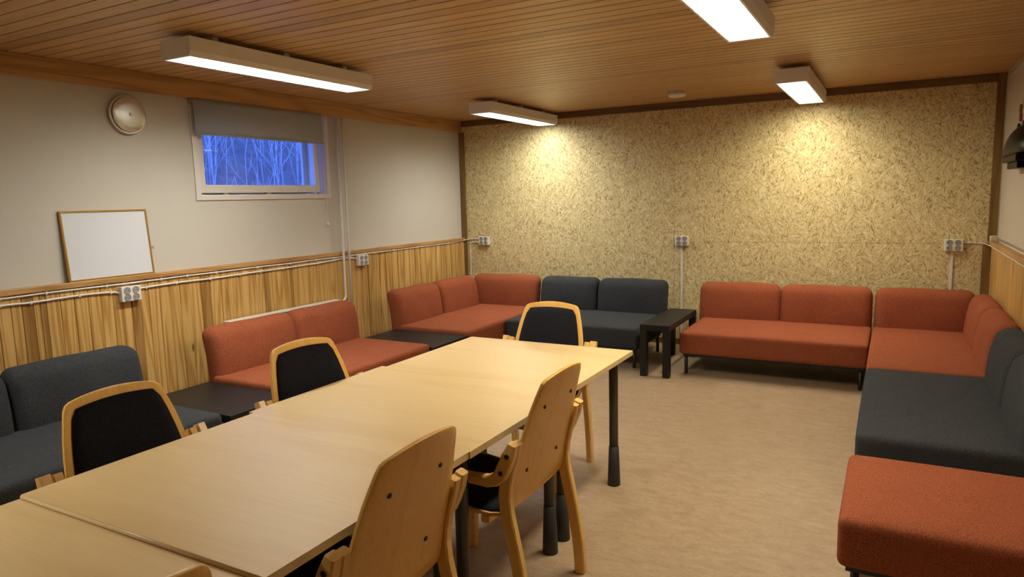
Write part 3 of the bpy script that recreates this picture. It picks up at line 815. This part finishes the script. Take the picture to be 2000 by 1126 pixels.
# ================================================================ CHAIRS
def make_chair():
    t = empty('armchair', (0, 0, 0), 0, 'c', 'chair')
    # seat and back shell profile: (y, z, half width)
    prof = [(0.235, 0.440, 0.205), (0.225, 0.449, 0.214), (0.16, 0.446, 0.222), (0.06, 0.432, 0.224), (-0.04, 0.421, 0.224), (-0.11, 0.420, 0.224),
            (-0.152, 0.428, 0.224), (-0.180, 0.448, 0.224), (-0.192, 0.478, 0.224), (-0.198, 0.52, 0.224), (-0.206, 0.57, 0.224), (-0.220, 0.63, 0.222),
            (-0.238, 0.69, 0.217), (-0.255, 0.75, 0.208), (-0.272, 0.81, 0.196), (-0.288, 0.86, 0.182), (-0.298, 0.89, 0.173), (-0.303, 0.907, 0.163), (-0.306, 0.916, 0.146)]
    NX = 12
    def pt(i, u, inset=0.0, off=0.0):
        y, z, hw = prof[i]
        a = prof[max(0, i-1)]; b = prof[min(len(prof)-1, i+1)]
        d = Vector((0, b[0]-a[0], b[1]-a[1])).normalized(); nrm = Vector((0, d.z, -d.y))  # front / upward side
        s = max(0, min(1, (z-0.5)/0.42))
        c = Vector((u*(hw-inset), y, z)) + nrm*off
        c.y += -0.014*s*(1-u*u)
        c.z += 0.016*max(0, (z-0.86)/0.056)*(1-u*u)
        if z < 0.46: c.z -= 0.012*(1-u*u)
        return c
    # nrm check: on the seat (d = -y) nrm = (0, 0*, +) -> up
    mb = MB(); g = [[pt(i, -1+2*k/NX) for k in range(NX+1)] for i in range(len(prof))]
    ids = [mb.ring(r) for r in g]
    for a, b in zip(ids, ids[1:]):
        for k in range(NX): mb.face((a[k], a[k+1], b[k+1], b[k]), sm=True)
    mb.build('shell', M['ply'], t, solid=0.013, bevel=0.002)
    def pad(i0, i1, name, ins):
        mb = MB(); top = []; 
        rows = list(range(i0, i1+1))
        for n_, i in enumerate(rows):
            e = min(n_, len(rows)-1-n_)
            th = 0.010 if e == 0 else 0.020
            inn = ins + (0.012 if e == 0 else 0.0)
            r = []
            for k in range(NX+1):
                u = -1+2*k/NX
                thk = th if 0 < k < NX else 0.009
                r.append(pt(i, u, inn, thk))
            top.append(r)
        bot = [[pt(i, -1+2*k/NX, ins+(0.012 if min(n_, len(rows)-1-n_) == 0 else 0), 0.005) for k in range(NX+1)] for n_, i in enumerate(rows)]
        ti = [mb.ring(r) for r in top]; bi = [mb.ring(r) for r in bot]
        for a, b in zip(ti, ti[1:]):
            for k in range(NX): mb.face((a[k], a[k+1], b[k+1], b[k]), sm=True)
        for a, b, c, d in zip(ti, ti[1:], bi, bi[1:]):
            mb.face((a[0], b[0], d[0], c[0]), sm=True); mb.face((a[NX], c[NX], d[NX], b[NX]), sm=True)
        for k in range(NX):
            mb.face((ti[0][k], bi[0][k], bi[0][k+1], ti[0][k+1]), sm=True); mb.face((ti[-1][k], ti[-1][k+1], bi[-1][k+1], bi[-1][k]), sm=True)
        return mb.build(name, M['navy'], t)
    pad(9, 16, 'back_pad', 0.026)
    pad(1, 8, 'seat_pad', 0.014)
    for s in (-1, 1):
        up_ = [(-0.262, 0.0), (-0.262, 0.04), (-0.254, 0.14), (-0.236, 0.26), (-0.214, 0.37), (-0.197, 0.45), (-0.192, 0.51), (-0.197, 0.56), (-0.212, 0.62), (-0.232, 0.675), (-0.246, 0.716)]
        dp = [0.046]*8 + [0.044, 0.040, 0.028]
        MB().sweep(up_, 0.034, dp, x0=s*0.2425).build('rear_leg', M['lam'], t)
        fr = [(0.262, 0.0), (0.258, 0.15), (0.248, 0.32), (0.238, 0.44), (0.225, 0.53), (0.205, 0.575)]
        MB().sweep(fr, 0.034, [0.040, 0.042, 0.044, 0.044, 0.042, 0.030], x0=s*0.2425).build('front_leg', M['lam'], t)
        ar = [(-0.248, 0.722), (-0.232, 0.682), (-0.210, 0.632), (-0.196, 0.604), (-0.176, 0.586), (-0.146, 0.576), (-0.08, 0.575), (0.04, 0.582), (0.14, 0.588), (0.205, 0.586), (0.235, 0.572)]
        ad = [0.030, 0.044, 0.048, 0.048, 0.046, 0.040, 0.034, 0.032, 0.032, 0.032, 0.024]
        arm = MB().sweep(ar, 0.036, ad, x0=s*0.2785).build('armrest', M['lam'], t)
        for (yv, zv) in ((-0.230, 0.680), (-0.204, 0.617)):
            mb = MB(); x = s*0.2955; mb.lathe([(0.009, 0.0), (0.009, s*0.003), (0.006, s*0.0038), (0.001, s*0.0038)], (x, yv, zv), axis='x', n=14); mb.build('bolt', M['blackmetal'], arm)
        for (zv, xx, i) in ((0.81, 0.112, 14), (0.57, 0.125, 10)):
            q = pt(i, s*xx/prof[i][2]); mb = MB()
            mb.lathe([(0.0075, -0.004), (0.0075, -0.0095), (0.004, -0.0105), (0.001, -0.0105)], tuple(q), axis='y', n=12); mb.build('screw', M['blackmetal'], t)
    MB().box(-0.225, 0.225, -0.11, -0.075, 0.385, 0.412).build('seat_rail', M['lam'], t, bevel=0.003)
    MB().box(-0.225, 0.225, 0.155, 0.19, 0.395, 0.430).build('seat_rail', M['lam'], t, bevel=0.003)
    return t
GC = 'bent-ply armchairs around the tables'
ch = make_chair()
ch.location = (-1.34, 2.24, 0); ch.rotation_euler = (0, 0, PI/2)      # faces -X
ch['label'] = 'bent-ply armchair seen from behind at the right of the table, farther one'
ch['group'] = GC
dup(ch, (-1.37, 1.41, 0), PI/2, 'bent-ply armchair seen from behind at the right of the table, large in front')
dup(ch, (-1.36, 0.588, 0), PI/2, 'bent-ply armchair of which only the top shows at the bottom edge')
dup(ch, (-2.045, 1.374, 0), -PI/2, 'armchair with black back pad in front of the charcoal left sofa')
dup(ch, (-2.03, 2.205, 0), -PI/2-math.radians(6), 'armchair with black back pad in front of the rust red two-seat sofa')
dup(ch, (-1.735, 3.35, 0), PI+math.radians(2.5), 'armchair with black back pad at the far head of the table')

# ================================================================ SOFAS
SZ, SB = 0.37, 0.18
def backrest(ln, th, seed=0):
    mb = pillow(ln, th, 0.520, 0.070, bf=0.012, bt=0.006, bs=0.004, wob=0.004, seed=seed, nr=5, ni=12)
    out = []
    for x, y, z in mb.v:
        zz = z+0.26                       # 0 bottom .. 0.52 top
        k = max(0.0, (zz-0.17)/0.35)
        y += 0.050*k*k + (0.012 if y > 0 else 0.0)*k
        if y < 0.02 and 0.18 < zz < 0.47:  # soft pulled creases from the upper corners
            for sx in (-1, 1):
                dx = (ln/2-0.05) - sx*x; dz = 0.47-zz
                if dx > 0 and dz > 0:
                    dd = dx-dz*1.2; y += 0.0045*math.exp(-(dd/0.018)**2)*math.exp(-(dx+dz)/0.12)
        out.append((x, y, zz+0.175))
    mb.v = out
    return mb
def sofa(loc, rz, L, D, mat, cushions, label, group, legs=True, cush_front=0.80, cush_t=0.16, extra=None):
    """front edge at local y=0, left end at local x=0 (seen from the front, x runs to the right), back towards +y"""
    t = empty('sofa', loc, rz, label, 'sofa', group)
    mb = pillow(L-0.006, D, SZ-SB, 0.028, bf=0.004, bt=0.010, bs=0.0, nr=3, ni=10)
    shift(mb, L/2, D/2, (SZ+SB)/2); mb.build('seat', mat, t)
    for i, (x0, x1) in enumerate(cushions):
        mb = backrest(x1-x0-0.003, cush_t, seed=int(loc[0]*77+loc[1]*31+i*7))
        shift(mb, (x0+x1)/2, cush_front+cush_t/2, 0); mb.build('back_cushion', mat, t)
    if extra:
        for (cx, cy, ln, th, rot) in extra:
            mb = backrest(ln-0.003, th, seed=int(cx*91+cy*13))
            c_, s_ = math.cos(rot), math.sin(rot)
            mb.v = [(x*c_-y*s_+cx, x*s_+y*c_+cy, z) for x, y, z in mb.v]
            mb.build('back_cushion', mat, t)
    for (lx, ly) in ((0.05, 0.07), (L-0.05, 0.07), (0.05, D-0.08), (L-0.05, D-0.08)):
        mb = MB(); mb.lathe([(0.014, 0), (0.015, 0.003), (0.015, SB+0.012)], (lx, ly, 0), n=16); mb.build('leg', M['blackmetal'], t)
    mb = MB(); mb.box(0.03, L-0.03, 0.04, D-0.05, SB-0.02, SB+0.006); mb.build('underframe', M['blackmetal'], t)
    return t
G = 'lounge sofas along the walls'
YF = 5.79      # front line of the sofas by the chipboard wall
XL = -3.31     # front line of the sofas by the left wall
XR = -0.118    # front line of the sofas by the right wall
# back wall: local x = world x
sofa((-3.285, YF, 0), 0, 1.34, 0.86, M['dark'], [(-0.030, 0.63), (0.63, 1.352)], 'charcoal two-seat sofa against the chipboard wall', G, cush_front=0.80)
sofa((-1.575, YF, 0), 0, 1.452, 0.86, M['red'], [(-0.03, 0.70), (0.70, 1.448)], 'rust red two-seat sofa on thin black legs against the chipboard wall', G, cush_front=0.80)
# left wall: front faces +X -> rotate so local y -> -X, local x -> +Y
sofa((XL, 1.09, 0), PI/2, 1.46, 0.80, M['dark'], [(0.02, 0.755), (0.755, 1.50)], 'charcoal two-seat sofa against the left wall at the left edge', G, cush_front=0.73)
sofa((XL, 3.09, 0), PI/2, 1.49, 0.80, M['red'], [(0.02, 0.785), (0.785, 1.50)], 'rust red two-seat sofa against the left wall below the window', G, cush_front=0.73)
# corner sofa left, seat y 5.17..6.85, two cushions on left wall, one on back wall
Lc = 1.50
sofa((XL, 5.15, 0), PI/2, Lc, 0.80, M['red'], [(0.0, 0.72), (0.72, 1.44)], 'rust red corner sofa in the left corner of the chipboard wall', G, cush_front=0.73,
     extra=[(1.535, 0.465, 0.83, 0.16, -PI/2)])
# right wall: front faces -X -> local y -> +X, local x -> -Y
def rsofa(yfar, L, mat, cush, label, extra=None, D=0.72):
    return sofa((XR, yfar, 0), -PI/2, L, D, mat, cush, label, G, cush_front=0.655, cush_t=0.13, extra=extra)
rsofa(6.70, 1.615, M['red'], [(0.085, 0.85), (0.85, 1.612)], 'rust red corner sofa in the right corner of the chipboard wall', extra=[(0.025, 0.375, 0.73, 0.16, PI/2)])
rsofa(5.075, 1.46, M['dark'], [(0.0, 0.73), (0.73, 1.46)], 'charcoal two-seat sofa against the right wall')
# ottoman
t = empty('ottoman', (XR-0.014, 2.63, 0), 0, 'rust red backless ottoman in the lower right corner', 'ottoman')
mb = pillow(0.80, 0.72, 0.19, 0.030, bf=0.004, bt=0.012, nr=3, ni=8); shift(mb, 0.40, 0.36, 0.275); mb.build('seat', M['red'], t)
for lx in (0.06, 0.74):
    for ly in (0.07, 0.65):
        mb = MB(); mb.lathe([(0.014, 0), (0.015, 0.003), (0.015, 0.19)], (lx, ly, 0), n=16); mb.build('leg', M['blackmetal'], t)
MB().box(0.03, 0.77, 0.03, 0.69, 0.160, 0.186).build('underframe', M['blackmetal'], t)

# ================================================================ SIDE TABLES
def side_table(x0, x1, y0, y1, zt, th, lw, label):
    cx, cy = (x0+x1)/2, (y0+y1)/2; hx, hy = (x1-x0)/2, (y1-y0)/2
    t = empty('side_table', (cx, cy, 0), 0, label, 'side table', 'black side tables between the sofas')
    MB().box(-hx, hx, -hy, hy, zt-th, zt).build('table_top', M['blackwood'], t, bevel=0.002)
    for sx in (-1, 1):
        for sy in (-1, 1):
            a, b = sx*hx, sy*hy
            MB().box(min(a, a-sx*lw), max(a, a-sx*lw), min(b, b-sy*lw), max(b, b-sy*lw), 0, zt-th).build('leg', M['blackwood'], t, bevel=0.0015)
    return t
side_table(-1.860, -1.606, 5.612, 6.53, 0.450, 0.05, 0.058, 'tall narrow black side table between the two sofas at the chipboard wall')
side_table(-4.12, -3.295, 4.592, 5.143, 0.335, 0.05, 0.055, 'low black side table between the red sofas in the left corner')
side_table(-4.12, -3.315, 2.600, 3.080, 0.335, 0.05, 0.055, 'low black side table between the charcoal and red sofas at the left wall')
